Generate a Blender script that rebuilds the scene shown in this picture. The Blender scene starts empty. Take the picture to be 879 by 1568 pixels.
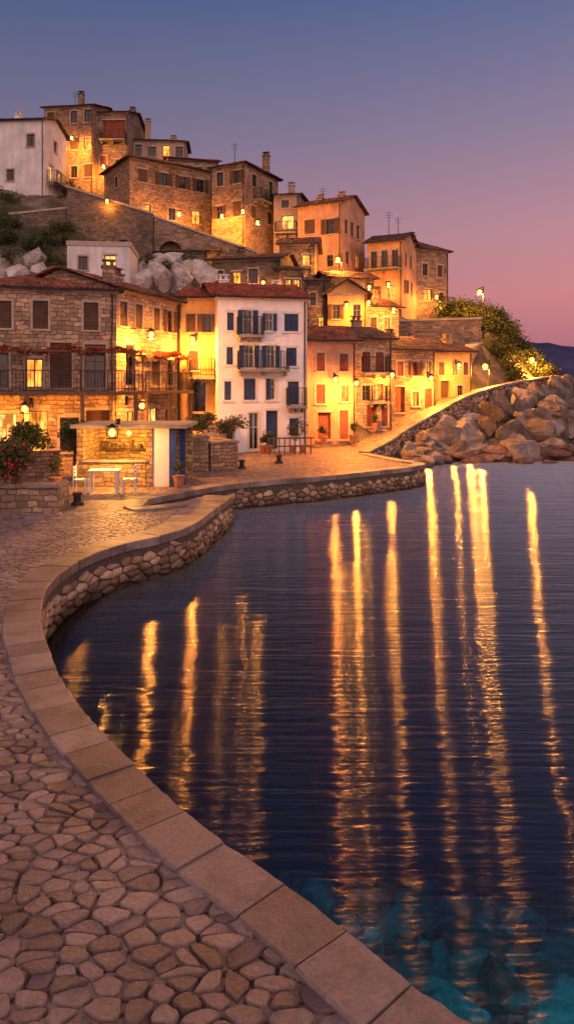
import bpy, bmesh, math, random
import numpy as np
from mathutils import Vector, Matrix, noise, geometry
random.seed(7); np.random.seed(7)
R=random.random
def U(a,b): return a+(b-a)*random.random()
S=bpy.context.scene
COL=S.collection
V=Vector
def lin(r,g,b):
    f=lambda c:(c/255/12.92) if c/255<=0.04045 else ((c/255+0.055)/1.055)**2.4
    return (f(r),f(g),f(b),1)
# ------------------------------------------------------------ mesh builder
class MB:
    def __init__(s): s.v=[];s.f=[];s.uv=[];s.m=[];s.t=[]
    def face(s,pts,uv=None,m=0,t=0.5):
        i=len(s.v); s.v.extend([tuple(p) for p in pts]); s.f.append(list(range(i,i+len(pts))))
        if uv is None:
            a=V(pts[0]); ex=(V(pts[1])-a); L=ex.length or 1; ex=ex/L
            nn=ex.cross(V(pts[2])-a); nn=nn.normalized() if nn.length>1e-9 else V((0,0,1)); ey=nn.cross(ex)
            uv=[((V(p)-a).dot(ex),(V(p)-a).dot(ey)) for p in pts]
        s.uv.extend(uv); s.m.append(m); s.t.append(t)
    def idx(s,verts,faces,t=0.5,m=0):
        i=len(s.v); s.v.extend([tuple(p) for p in verts])
        for k,f in enumerate(faces):
            s.f.append([i+j for j in f]); s.uv.extend([(verts[j][0],verts[j][1]) for j in f]); s.m.append(m); s.t.append(t if not hasattr(t,'__len__') else t[k])
    def box(s,o,a,b,c,m=0,t=0.5):
        o=V(o);a=V(a);b=V(b);c=V(c)
        p=[o,o+a,o+a+b,o+b,o+c,o+a+c,o+a+b+c,o+b+c]
        for q in ((0,3,2,1),(4,5,6,7),(0,1,5,4),(1,2,6,5),(2,3,7,6),(3,0,4,7)):
            s.face([p[k] for k in q],m=m,t=t)
    def cbox(s,c,sx,sy,sz,m=0,t=0.5,yaw=0):
        ca,sa=math.cos(yaw),math.sin(yaw)
        a=V((ca,sa,0))*sx;b=V((-sa,ca,0))*sy
        s.box(V(c)-a/2-b/2,a,b,V((0,0,sz)),m,t)
    def tube(s,p0,p1,r0,r1=None,n=8,m=0,cap=True):
        p0=V(p0);p1=V(p1);r1=r0 if r1 is None else r1
        d=(p1-p0).normalized(); a=d.orthogonal().normalized(); b=d.cross(a)
        A=[p0+(a*math.cos(k*2*math.pi/n)+b*math.sin(k*2*math.pi/n))*r0 for k in range(n)]
        B=[p1+(a*math.cos(k*2*math.pi/n)+b*math.sin(k*2*math.pi/n))*r1 for k in range(n)]
        for k in range(n): s.face([A[k],A[(k+1)%n],B[(k+1)%n],B[k]],m=m)
        if cap: s.face(B,m=m); s.face(A[::-1],m=m)
    def build(s,name,mats,parent=None,smooth=False):
        if not s.f: return None
        me=bpy.data.meshes.new(name); me.from_pydata(s.v,[],s.f)
        uvl=me.uv_layers.new(name='UVMap'); uvl.data.foreach_set('uv',[c for u in s.uv for c in (float(u[0]),float(u[1]))])
        me.polygons.foreach_set('material_index',s.m)
        at=me.attributes.new('tint','FLOAT','FACE'); at.data.foreach_set('value',[float(x) for x in s.t])
        if smooth: me.polygons.foreach_set('use_smooth',[True]*len(s.f))
        ob=bpy.data.objects.new(name,me); COL.objects.link(ob)
        for m in (mats if isinstance(mats,(list,tuple)) else [mats]): me.materials.append(m)
        if parent: ob.parent=parent
        me.update(); return ob
def empty(name):
    e=bpy.data.objects.new(name,None); COL.objects.link(e); e.empty_display_size=.3; return e
# ------------------------------------------------------------ materials
class NT:
    def __init__(s,name,world=False):
        s.mat=bpy.data.materials.new(name); s.mat.use_nodes=True; s.t=s.mat.node_tree; s.t.nodes.clear()
        s.out=s.n('ShaderNodeOutputMaterial')
    def n(s,t,**k):
        x=s.t.nodes.new(t)
        for a,b in k.items():
            if a.startswith('_'): x.inputs[a[1:].replace('_',' ')].default_value=b
            else: setattr(x,a,b)
        return x
    def l(s,a,b): s.t.links.new(a,b)
    def coord(s,kind='Object',scale=(1,1,1)):
        tc=s.n('ShaderNodeTexCoord'); mp=s.n('ShaderNodeMapping'); mp.inputs['Scale'].default_value=scale
        s.l(tc.outputs[kind],mp.inputs['Vector']); return mp.outputs[0]
    def noise(s,vec,scale,detail=4,rough=.6):
        x=s.n('ShaderNodeTexNoise'); x.inputs['Scale'].default_value=scale; x.inputs['Detail'].default_value=detail; x.inputs['Roughness'].default_value=rough
        s.l(vec,x.inputs['Vector']); return x
    def ramp(s,fac,stops):
        r=s.n('ShaderNodeValToRGB'); e=r.color_ramp.elements
        while len(e)<len(stops): e.new(.5)
        for k,(p,c) in enumerate(stops): e[k].position=p; e[k].color=c if len(c)==4 else (*c,1)
        s.l(fac,r.inputs[0]); return r.outputs[0]
    def mix(s,f,a,b,mode='MIX'):
        m=s.n('ShaderNodeMix',data_type='RGBA',blend_type=mode)
        for v,i in ((f,0),(a,6),(b,7)):
            if hasattr(v,'default_value') or hasattr(v,'is_linked'): s.l(v,m.inputs[i])
            else: m.inputs[i].default_value=v if i==0 else ((*v,1) if len(v)==3 else v)
        return m.outputs[2]
    def math(s,op,a,b=0):
        m=s.n('ShaderNodeMath',operation=op)
        for v,i in ((a,0),(b,1)):
            if hasattr(v,'is_linked'): s.l(v,m.inputs[i])
            else: m.inputs[i].default_value=v
        return m.outputs[0]
    def zramp(s,z0,z1,lo):
        g=s.n('ShaderNodeNewGeometry'); sp=s.n('ShaderNodeSeparateXYZ'); s.l(g.outputs['Position'],sp.inputs[0])
        mr=s.n('ShaderNodeMapRange'); s.l(sp.outputs[2],mr.inputs[0]); mr.inputs[1].default_value=z0; mr.inputs[2].default_value=z1
        return s.ramp(mr.outputs[0],[(0,lo),(1,(1,1,1))])
    def bump(s,h,dist,strength=1,normal=None):
        b=s.n('ShaderNodeBump'); b.inputs['Strength'].default_value=strength; b.inputs['Distance'].default_value=dist
        s.l(h,b.inputs['Height'])
        if normal: s.l(normal,b.inputs['Normal'])
        return b.outputs[0]
    def pr(s,col,rough=.8,normal=None,metal=0,spec=.5):
        p=s.n('ShaderNodeBsdfPrincipled')
        if hasattr(col,'is_linked'): s.l(col,p.inputs['Base Color'])
        else: p.inputs['Base Color'].default_value=(*col[:3],1)
        if hasattr(rough,'is_linked'): s.l(rough,p.inputs['Roughness'])
        else: p.inputs['Roughness'].default_value=rough
        p.inputs['Metallic'].default_value=metal
        p.inputs['Specular IOR Level'].default_value=spec
        if normal: s.l(normal,p.inputs['Normal'])
        s.l(p.outputs[0],s.out.inputs[0]); return p
def sc(c,k): return tuple(min(1,x*k) for x in c[:3])
def m_plaster(name,c,dirt=.5):
    N=NT(name); uv=N.coord('UV'); ob=N.coord('Object')
    n1=N.noise(ob,.7,6,.65).outputs[0]; n2=N.noise(ob,9,4).outputs[0]
    streak=N.noise(N.coord('Object',(3,3,.35)),1.2,5,.7).outputs[0]
    c1=N.ramp(n1,[(.3,sc(c,1-dirt*.75)),(.62,sc(c,1.05))])
    c2=N.mix(dirt*.8,c1,N.ramp(streak,[(.35,(.35,.28,.22)),(.6,(1,1,1))]),'MULTIPLY')
    N.pr(c2,.9,N.bump(n2,.03,.8)); return N.mat
def m_stone(name,c,bw=.3,rh=.15,mort=(.13,.1,.08),var=.5,md=.016):
    N=NT(name); uv=N.coord('UV'); ob=N.coord('Object')
    nz=N.noise(uv,2.3,3); 
    add=N.n('ShaderNodeVectorMath',operation='MULTIPLY_ADD'); N.l(nz.outputs['Color'],add.inputs[0]); add.inputs[1].default_value=(.3,.26,0); N.l(uv,add.inputs[2])
    b=N.n('ShaderNodeTexBrick'); N.l(add.outputs[0],b.inputs['Vector'])
    b.inputs['Scale'].default_value=1; b.inputs['Mortar Size'].default_value=md; b.inputs['Mortar Smooth'].default_value=.35
    b.inputs['Brick Width'].default_value=bw; b.inputs['Row Height'].default_value=rh; b.offset=.43; b.squash=1.35; b.squash_frequency=3
    b.inputs['Color1'].default_value=(*sc(c,1-var),1); b.inputs['Color2'].default_value=(*sc((c[0],c[1]*.97,c[2]*.93),1+var*.5),1); b.inputs['Mortar'].default_value=(*mort,1)
    n1=N.noise(ob,.55,6,.6).outputs[0]; n2=N.noise(ob,6,5,.7).outputs[0]
    col=N.mix(.75,b.outputs['Color'],N.ramp(n1,[(.3,(.5,.45,.42)),(.65,(1.15,1.08,1))]),'MULTIPLY')
    col=N.mix(.7,col,N.ramp(n2,[(.3,(.55,.52,.5)),(.7,(1.25,1.25,1.25))]),'MULTIPLY')
    h=N.math('ADD',N.math('MULTIPLY',b.outputs['Fac'],-1),N.math('MULTIPLY',n2,1.2))
    N.pr(col,.9,N.bump(h,.045,.9)); return N.mat
def m_roof(name,c):
    N=NT(name); uv=N.coord('UV'); ob=N.coord('Object')
    b=N.n('ShaderNodeTexBrick'); N.l(uv,b.inputs['Vector']); b.offset=0
    b.inputs['Scale'].default_value=1;b.inputs['Brick Width'].default_value=.24;b.inputs['Row Height'].default_value=.38;b.inputs['Mortar Size'].default_value=.008
    b.inputs['Color1'].default_value=(*sc(c,.45),1); b.inputs['Color2'].default_value=(*sc(c,1.35),1); b.inputs['Mortar'].default_value=(.03,.02,.02,1)
    n1=N.noise(ob,1.1,5).outputs[0]
    col=N.mix(.8,b.outputs['Color'],N.ramp(n1,[(.35,(.4,.42,.42)),(.65,(1.1,1,1))]),'MULTIPLY')
    N.pr(col,.85,N.bump(N.noise(ob,14,3).outputs[0],.02)); return N.mat
def m_simple(name,c,rough=.6,metal=0,var=.3,ns=5,bd=.01):
    N=NT(name); ob=N.coord('Object'); n=N.noise(ob,ns,5).outputs[0]
    N.pr(N.ramp(n,[(.3,sc(c,1-var)),(.7,sc(c,1+var))]),rough,N.bump(n,bd),metal); return N.mat
def m_shutter(name,c):
    N=NT(name); uv=N.coord('UV'); w=N.n('ShaderNodeTexWave',wave_type='BANDS',bands_direction='Y'); N.l(uv,w.inputs['Vector']); w.inputs['Scale'].default_value=5
    n=N.noise(N.coord('Object'),3,4).outputs[0]
    N.pr(N.mix(.5,N.ramp(n,[(.3,sc(c,.6)),(.7,sc(c,1.2))]),w.outputs[0],'MULTIPLY'),.6,N.bump(w.outputs[0],.02)); return N.mat
def m_emit(name,c,st,var=True):
    N=NT(name); e=N.n('ShaderNodeEmission'); e.inputs[1].default_value=st
    if var:
        n=N.noise(N.coord('Object',(2.2,2.2,.8)),1.6,3).outputs[0]
        N.l(N.ramp(n,[(.36,sc((c[0],c[1]*.6,c[2]*.4),.28)),(.6,c)]),e.inputs[0])
    else: e.inputs[0].default_value=(*c,1)
    N.l(e.outputs[0],N.out.inputs[0]); return N.mat
def m_tint(name,stops,rough=.8,bscale=10,bd=.01,spec=.5,ns=2.5,dirt=(.5,.5,.5),wet=None):
    N=NT(name); a=N.n('ShaderNodeAttribute',attribute_name='tint'); ob=N.coord('Object')
    n=N.noise(ob,bscale,6,.7).outputs[0]; n2=N.noise(ob,ns,4).outputs[0]
    col=N.ramp(a.outputs['Fac'],stops)
    col=N.mix(.8,col,N.ramp(n,[(.3,(.6,.58,.56)),(.7,(1.25,1.25,1.25))]),'MULTIPLY')
    col=N.mix(.8,col,N.ramp(n2,[(.35,dirt),(.6,(1.1,1.1,1.1))]),'MULTIPLY')
    if wet: col=N.mix(1,col,N.zramp(wet[0],wet[1],(.16,.13,.11)),'MULTIPLY')
    N.pr(col,rough,N.bump(n,bd),spec=spec); return N.mat
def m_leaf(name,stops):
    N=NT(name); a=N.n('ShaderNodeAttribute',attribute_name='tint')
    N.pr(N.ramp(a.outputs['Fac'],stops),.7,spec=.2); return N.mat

stoneA=m_stone('stone_masonry_tan',(.43,.285,.185))
stoneB=m_stone('stone_masonry_grey',(.33,.25,.195),.36,.17)
stoneC=m_stone('stone_masonry_dark',(.2,.155,.13),.32,.15)
stoneD=m_stone('stone_masonry_light',(.49,.35,.25),.34,.19)
plW=m_plaster('white_plaster',(.8,.76,.78),.2)
plW2=m_plaster('aged_white_plaster',(.66,.63,.65),.35)
plO=m_plaster('ochre_plaster',(.6,.35,.13),.45)
plP=m_plaster('peach_plaster',(.58,.32,.19),.55)
plG=m_plaster('greige_plaster',(.4,.29,.22),.5)
roofA=m_roof('clay_tiles',(.3,.11,.055)); roofB=m_roof('weathered_clay_tiles',(.19,.095,.065)); roofC=m_roof('red_clay_tiles',(.36,.08,.045))
trimS=m_simple('stone_trim',(.36,.29,.24),.85,0,.25,4,.02); trimW=m_simple('white_trim',(.6,.56,.55),.7,0,.1)
frameW=m_simple('painted_window_frame',(.5,.46,.42),.6,0,.15); frameD=m_simple('wood_window_frame',(.1,.05,.03),.6,0,.3)
shB=m_shutter('brown_shutter',(.13,.06,.035)); shBl=m_shutter('blue_shutter',(.03,.08,.34)); shR=m_shutter('red_shutter',(.26,.06,.03)); shN=m_shutter('navy_shutter',(.035,.065,.18))
glass=NT('dark_window_glass'); glass.pr((.015,.018,.025),.08,glass.bump(glass.noise(glass.coord(),1.5).outputs[0],.01),spec=.7); glass=glass.mat
litW=m_emit('lit_window',(1,.4,.06),2.4); litY=m_emit('bright_lit_window',(1,.5,.13),2.6)
bulbM=m_emit('lamp_glow',(1,.47,.09),5,False)
iron=m_simple('wrought_iron',(.025,.022,.022),.5,.6,.2); woodD=m_simple('dark_wood',(.09,.05,.03),.7,0,.4,8); concrete=m_simple('concrete',(.22,.19,.17),.85,0,.3,3,.02)
# ------------------------------------------------------------ building parts
def panel(mb,O,e,n,L,z0,z1,ops,rev=.2):
    us=sorted(set([0,L]+[max(0,min(L,o[0]-o[2]/2)) for o in ops]+[max(0,min(L,o[0]+o[2]/2)) for o in ops]))
    zs=sorted(set([z0,z1]+[o[1] for o in ops]+[o[1]+o[3] for o in ops]))
    P=lambda u,z,d=0: V((O[0]+e[0]*u-n[0]*d,O[1]+e[1]*u-n[1]*d,z))
    for i in range(len(us)-1):
        for j in range(len(zs)-1):
            uc=(us[i]+us[i+1])/2; zc=(zs[j]+zs[j+1])/2
            if zc>z1 or zc<z0: continue
            if any(abs(uc-o[0])<o[2]/2 and o[1]<zc<o[1]+o[3] for o in ops): continue
            a,b,c,d=us[i],us[i+1],zs[j],zs[j+1]
            mb.face([P(a,c),P(b,c),P(b,d),P(a,d)],[(a,c),(b,c),(b,d),(a,d)])
    for o in ops:
        a,b,c,d=o[0]-o[2]/2,o[0]+o[2]/2,o[1],o[1]+o[3]
        for (p,q) in (((a,c),(b,c)),((b,c),(b,d)),((b,d),(a,d)),((a,d),(a,c))):
            mb.face([P(*p),P(*q),P(*q,rev),P(*p,rev)],m=0)
def rail(mb,p0,p1,z,h=.9,step=.13,r=.012):
    p0=V((*p0[:2],z));p1=V((*p1[:2],z)); d=p1-p0; L=d.length; d.normalize(); nn=V((-d.y,d.x,0))
    for zz in (.08,h): mb.box(p0+V((0,0,zz))-nn*.02,d*L,nn*.04,V((0,0,.035)))
    k=max(2,int(L/step))
    for i in range(k+1):
        w=.02 if i%8 else .045
        mb.box(p0+d*(L-w)*i/k-nn*w/2,d*w,nn*w,V((0,0,h)))
FOOT=[]
def house(name,A,B,D,z0,z1,wall,roofm,roof='gx',rise=1.1,front=(),right=(),left=(),balc=(),trim=trimS,shut=shB,frame=frameD,chim=(),found=5,over=.35,step=.12,rbalc=()):
    E=empty(name); A=V((*A,0));B=V((*B,0)); L=(B-A).length; e=(B-A)/L; n=V((e.y,-e.x,0)); inn=-n
    FOOT.append((A,e,inn,L,D))
    W=MB();F=MB();Sh=MB();G=MB();T=MB();I=MB();SL=MB()
    sides=[(A,e,n,L,front),(B,inn,e,D,right),(B+inn*D,-e,inn,L,()),(A+inn*D,n,-e,D,left)]
    for O,ee,nn,LL,ops in sides:
        oo=[(o[0]*LL,o[1],o[2],o[3],o[4] if len(o)>4 else '') for o in ops]
        panel(W,O,ee,nn,LL,z0-found,z1,oo)
        P=lambda u,z,d=0: V((O.x+ee.x*u-nn.x*d,O.y+ee.y*u-nn.y*d,z))
        for u,z,w,h,fl in oo:
            mi=1 if 'l' in fl else (2 if 'y' in fl else 0)
            a,b=u-w/2,u+w/2
            if 'D' in fl: Sh.box(P(a,z,.17),ee*w,-nn*.04,V((0,0,h)))
            else:
                G.face([P(a,z,.16),P(b,z,.16),P(b,z+h,.16),P(a,z+h,.16)],m=mi)
                t=.05
                for (x0,x1,y0,y1) in ((a,a+t,z,z+h),(b-t,b,z,z+h),(a+t,b-t,z,z+t),(a+t,b-t,z+h-t,z+h),(u-.02,u+.02,z+t,z+h-t),(a+t,u-.02,z+h*.6,z+h*.6+.03),(u+.02,b-t,z+h*.6,z+h*.6+.03)):
                    F.box(P(x0,y0,.15),ee*(x1-x0),nn*.05,V((0,0,y1-y0)))
            if 'n' not in fl:
                T.box(P(a-.12,z-.1,-.002),ee*(w+.24),nn*.09,V((0,0,.09)))
                T.box(P(a-.1,z+h+.005,-.002),ee*(w+.2),nn*.03,V((0,0,.12)))
            if 'f' in fl:
                for x0 in (a-.1,b+.004): T.box(P(x0,z,-.002),ee*.096,nn*.025,V((0,0,h)))
            if 's' in fl:
                for x0 in (a-w*.5-.015,b+.015): Sh.box(P(x0,z+.01,-.055),ee*w*.5,nn*.05,V((0,0,h-.02)))
            if 'c' in fl:
                for x0 in (a+.02,u+.005): Sh.box(P(x0,z+.02,.08),ee*(w*.5-.025),nn*.05,V((0,0,h-.04)))
            if 'h' in fl: Sh.box(P(a+.02,z+.02,.08),ee*(w*.5-.025),nn*.05,V((0,0,h-.04)))
    for lst,(O,ee,nn,LL,_) in ((balc,sides[0]),(rbalc,sides[1])):
        for (u,z,w,d) in lst:
            u=u*LL; p=lambda x,dd: V((O.x+ee.x*x+nn.x*dd,O.y+ee.y*x+nn.y*dd,0))
            q=p(u-w/2,.004); SL.box(V((q.x,q.y,z-.13)),ee*w,nn*d,V((0,0,.13)))
            for k in range(3):
                qq=p(u-w/2+.1+k*(w-.3)/2,.004); SL.box(V((qq.x,qq.y,z-.35)),ee*.1,nn*d*.6,V((0,0,.215)))
            rail(I,p(u-w/2+.03,d-.04),p(u+w/2-.03,d-.04),z+.004); rail(I,p(u-w/2+.03,.03),p(u-w/2+.03,d-.08),z+.004); rail(I,p(u+w/2-.03,.03),p(u+w/2-.03,d-.08),z+.004)
    # roof
    Rf=MB()
    def pt(u,v,z): return V((A.x+e.x*u+inn.x*v,A.y+e.y*u+inn.y*v,z))
    def slope(p00,p10,p11,p01):
        w=(p10-p00).length; s_=((p01+p11)/2-(p00+p10)/2).length
        nrm=(p10-p00).cross(p01-p00).normalized()
        if nrm.z<0: nrm=-nrm
        per=step*2; nu=max(4,int(w/(per/4))); rows=max(1,int(s_/.38)); vs=[]
        lines=[]
        for r in range(rows): lines+= [(r/rows,.035),((r+1)/rows-.0005,0)]
        for (v,o) in lines:
            for i in range(nu+1):
                x=i/nu; q=(p00.lerp(p10,x)).lerp(p01.lerp(p11,x),v)
                hh=.05*abs(math.sin(math.pi*x*w/per))+o+.03*noise.noise(V((x*w*1.3,v*9,A.x)))+.07*noise.noise(V((x*w*.35,v*2,A.x)))
                vs.append((q,hh,x*w,v*s_))
        base=len(Rf.v); Rf.v.extend([tuple(q+nrm*h) for q,h,_,_ in vs])
        for j in range(len(lines)-1):
            for i in range(nu):
                f=[j*(nu+1)+i,j*(nu+1)+i+1,(j+1)*(nu+1)+i+1,(j+1)*(nu+1)+i]
                Rf.f.append([base+k for k in f]); Rf.uv.extend([(vs[k][2],vs[k][3]) for k in f]); Rf.m.append(0); Rf.t.append(.5)
    o=over; zz=z1+.06
    def tri(pts): W.face(pts)
    if roof=='gx':
        k=rise/(D/2); ze=zz-o*k
        slope(pt(-o,-o,ze),pt(L+o,-o,ze),pt(L+o,D/2,zz+rise),pt(-o,D/2,zz+rise))
        slope(pt(L+o,D+o,ze),pt(-o,D+o,ze),pt(-o,D/2,zz+rise),pt(L+o,D/2,zz+rise))
        tri([pt(L,0,z1),pt(L,D,z1),pt(L,D/2,z1+rise)]); tri([pt(0,D,z1),pt(0,0,z1),pt(0,D/2,z1+rise)])
    elif roof=='gy':
        k=rise/(L/2); ze=zz-o*k
        slope(pt(-o,D+o,ze),pt(-o,-o,ze),pt(L/2,-o,zz+rise),pt(L/2,D+o,zz+rise))
        slope(pt(L+o,-o,ze),pt(L+o,D+o,ze),pt(L/2,D+o,zz+rise),pt(L/2,-o,zz+rise))
        tri([pt(0,0,z1),pt(L,0,z1),pt(L/2,0,z1+rise)]); tri([pt(L,D,z1),pt(0,D,z1),pt(L/2,D,z1+rise)])
    elif roof=='hip':
        m=min(L,D)/2*.95; ze=zz-.1
        if L>=D: r0=pt(m,D/2,zz+rise); r1=pt(L-m,D/2,zz+rise)
        else: r0=r1=pt(L/2,D/2,zz+rise)
        a,b,c,d=pt(-o,-o,ze),pt(L+o,-o,ze),pt(L+o,D+o,ze),pt(-o,D+o,ze)
        slope(a,b,r1,r0); slope(b,c,r1,r1); slope(c,d,r0,r1); slope(d,a,r0,r0)
    elif roof=='shed':
        slope(pt(-o,-o,zz-.1),pt(L+o,-o,zz-.1),pt(L+o,D+o,zz+rise),pt(-o,D+o,zz+rise))
        tri([pt(L,0,z1),pt(L,D,z1),pt(L,D,z1+rise-.1)]); tri([pt(0,D,z1),pt(0,0,z1),pt(0,D,z1+rise-.1)])
    else:
        W.face([pt(0,0,z1-.02),pt(L,0,z1-.02),pt(L,D,z1-.02),pt(0,D,z1-.02)])
        for (u0,v0,lu,lv) in ((-.06,-.06,L+.12,.2),(-.06,D-.14,L+.12,.2),(-.06,.14,.2,D-.28),(L-.14,.14,.2,D-.28)):
            q=pt(u0,v0,z1+.003); T.box(q,e*lu,inn*lv,V((0,0,.32)))
    if roof!='flat':
        T.box(pt(-.05,-.06,z1-.14),e*(L+.1),inn*.055,V((0,0,.12)))
        # rain pipe and gutter
        I.tube(pt(L-.12,-.09,z0-1),pt(L-.12,-.09,z1-.16),.04,.04,6)
    C=MB()
    for (u,v,h) in chim:
        q=pt(u*L,v*D,z1+.1); C.box(q,e*.55,inn*.45,V((0,0,h))); C.box(q+V((0,0,h+.003))-e*.06-inn*.06,e*.67,inn*.57,V((0,0,.08)))
        for k in (0,1): C.box(q+V((0,0,h+.086))+e*(.05+.32*k)+inn*.1,e*.12,inn*.25,V((0,0,.22)))
        C.box(q+V((0,0,h+.31))-e*.02,e*.6,inn*.45,V((0,0,.05)))
    W.build('walls',wall,E);F.build('window_frames',frame,E);Sh.build('shutters',shut,E);G.build('window_panes',[glass,litW,litY],E)
    T.build('stone_trim',trim,E);I.build('ironwork',iron,E);SL.build('balcony_slab',concrete,E);C.build('chimney',wall,E)
    r=Rf.build('tiled_roof',roofm,E)
    if r:
        md=r.modifiers.new('thickness','SOLIDIFY'); md.thickness=.09; md.offset=-1
    return E
def auto(n,z0,z1,fh=2.8,w=.8,h=1.15,lit=.15,fl='s',skip=.12,sill=.95,margin=.5):
    out=[];z=z1-fh+.15
    while z>z0-.3:
        for i in range(n):
            if R()<skip: continue
            u=(i+margin)/(n-1+2*margin)+U(-.02,.02)
            k=('l' if R()<lit else '')
            f2=random.choice([fl,fl,'c','f']) if fl else random.choice(['f','c'])
            out.append((u,z+sill+U(-.05,.05),w*U(.85,1.1),h*U(.9,1.1),k+(f2 if not k else fl)))
        z-=fh
    return out
# ---------------- front row
house('stone_house',(-13.4,30.2),(-7.65,32.0),7.5,1.0,8.5,stoneD,roofA,'hip',1.1,
  front=[(.235,6.75,.6,1.15,'cf'),(.48,6.75,.62,1.2,'cf'),(.83,6.75,.62,1.2,'cf'),(.2,4.2,.8,1.5,'f'),(.44,4.2,.7,1.25,'lf'),(.62,4.2,.9,1.95,'cf'),(.86,4.2,.9,1.9,'f'),
         (.25,1.5,.9,1.6,'y'),(.45,1.1,1,2.1,'l'),(.68,1.4,.8,1.5,'f'),(.88,1.1,1.0,2.1,'D')],shut=shB,chim=[(.92,.12,1.1)],trim=trimS)
house('stone_house',(-7.6,32.05),(-5.66,37.4),6,1.0,8.65,stoneD,roofA,'gx',1.0,
  front=[(.1,7,.6,1.1,'cf'),(.33,7,.6,1.1,'cf'),(.62,7,.62,1.1,'cf'),(.85,7,.62,1.1,'sf'),(.2,4.3,.8,1.9,'f'),(.6,4.3,.8,1.6,'cf'),(.85,4.3,.6,1.3,'f'),(.2,1.5,.8,1.6,'lf'),(.55,1.1,1.1,2.1,'y'),(.85,1.1,.9,2.0,'D')],chim=[(.5,.3,1)])
house('ochre_house',(-5.6,37.7),(-3.62,37.7),7,.9,8.9,plO,roofC,'gx',.9,
  front=[(.28,7.1,.5,.95,'cf'),(.72,7.1,.5,.95,'sf'),(.35,5.1,.5,1.0,'cf'),(.5,2.9,.7,1.6,'f'),(.5,1.0,.9,1.8,'D')],balc=[(.62,4.75,1.35,.7)])
fx=lambda p:(p-334)/136
house('white_house',(-3.5,36.4),(1.03,37.4),8,.9,8.8,plW,roofC,'gx',1.15,
  front=[(fx(353),7.1,.34,.9,'c'),(fx(379),6.9,.5,1.25,'s'),(fx(412),7.1,.36,.9,'s'),(fx(446),7.1,.75,.9,'c'),
   (fx(352),5.35,.34,.9,'c'),(fx(381),5.2,.5,1.15,'s'),(fx(414),5.2,.45,1.15,'s'),(fx(446),5.3,.55,.95,'c'),
   (fx(349),3.55,.35,.95,'c'),(fx(382),3.55,.6,1.1,'cf'),(fx(414),3.55,.5,1.1,'hf'),(fx(449),3.3,.6,1.2,'c'),
   (fx(353),1.6,.35,.9,'f'),(fx(388),1.0,.5,1.9,'f'),(fx(416),1.0,.62,2.0,'D'),(fx(450),1.7,.5,.9,'c')],
  left=[(.3,7.1,.5,.9,'c'),(.3,5.2,.5,.9,'c')],shut=shN,trim=trimW,frame=frameW,balc=[(fx(382),6.85,1.35,.6),(fx(401),5.12,2.6,.7),(fx(452),3.25,1.0,.7)],chim=[(.12,.5,1.3),(.8,.6,1.2)])
house('peach_house',(1.12,39.6),(3.85,40.3),6.5,1.2,6.8,plP,roofA,'gx',.95,
  front=[(.27,5.1,.45,1.0,'cf'),(.75,5.1,.5,.95,'cf'),(.27,3.3,.5,1.05,'cf'),(.78,3.4,.45,.9,'l'),(.35,1.3,.75,1.5,'D'),(.75,1.3,.5,1.6,'cf')],shut=shR,chim=[(.3,.6,1.1)])
house('stone_house',(3.95,41.8),(6.2,42.6),6.5,1.9,7.05,stoneD,roofB,'gx',.9,
  front=[(.3,5.1,.5,1.15,'cf'),(.66,5.1,.5,1.15,'cf'),(.3,3.4,.5,.9,'f'),(.66,3.4,.5,1.0,'l'),(.45,1.9,.6,1.25,'D'),(.8,1.9,.4,1.2,'cf')],shut=shR,balc=[(.5,5.05,1.6,.6),(.6,3.35,1.2,.5)],chim=[(.6,.5,1.2)])
house('peach_house',(6.5,44.9),(9.5,46.3),6,2.3,6.6,stoneA,roofB,'gx',.9,front=[(.2,4.9,.45,.9,'cf'),(.55,4.9,.45,.9,'sf'),(.85,4.9,.4,.9,'lf'),(.2,2.6,.7,1.6,'D'),(.55,3,.5,.9,'lf'),(.85,2.6,.6,1.5,'cf')],shut=shR,chim=[(.4,.4,1)])
house('ochre_house',(9.7,47.6),(12.5,48.8),5.5,3.2,6.6,plO,roofB,'gx',.8,front=[(.2,5,.45,.85,'cf'),(.55,5,.45,.85,'lf'),(.85,5,.4,.85,'cf'),(.3,3.2,.7,1.4,'D'),(.7,3.5,.5,.8,'f')],shut=shB,chim=[(.7,.3,.8)])
# ---------------- middle tier
house('stone_house',(-5.3,50.6),(-.45,49.6),6,8,13.1,stoneC,roofB,'gx',.8,front=auto(4,9.5,13.1,lit=.1,fl='',skip=.2,w=.7,h=.9),right=auto(2,9,13,fl='',lit=.5),chim=[(.2,.5,1)])
house('small_stone_house',(-.35,48.6),(1.15,49.0),5,8,12.1,stoneB,roofB,'gx',.6,front=[(.3,10.6,.45,.9,'l'),(.7,10.6,.45,.9,'lf'),(.5,8.6,.6,1,'f')])
house('white_cottage',(-14.6,47.8),(-10.5,48.2),5,9,13.6,plW2,roofB,'flat',.6,front=[(.25,12,.6,.9,'f'),(.68,12.2,.75,.8,'y'),(.4,10.2,.6,.9,'c')])
house('stone_cottage',(-9.9,54.6),(-6.0,54.0),4,10,14.4,stoneB,roofB,'shed',.9,front=auto(3,11,14.4,lit=.1,fl='',w=.6,h=.8))
house('stone_house',(1.35,50.4),(2.7,50.2),5,7,11.6,stoneB,roofB,'shed',.9,front=[(.35,9.9,.4,.9,'f'),(.75,8.2,.4,.9,'l')])
house('ochre_house',(2.8,49.8),(5.5,49.6),5,6,10.7,plO,roofB,'gy',.9,front=[(.22,8.9,.5,1,'sf'),(.75,8.9,.5,1,'f'),(.3,7,.5,1,'lf'),(.72,7,.5,1,'cf')])
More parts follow.
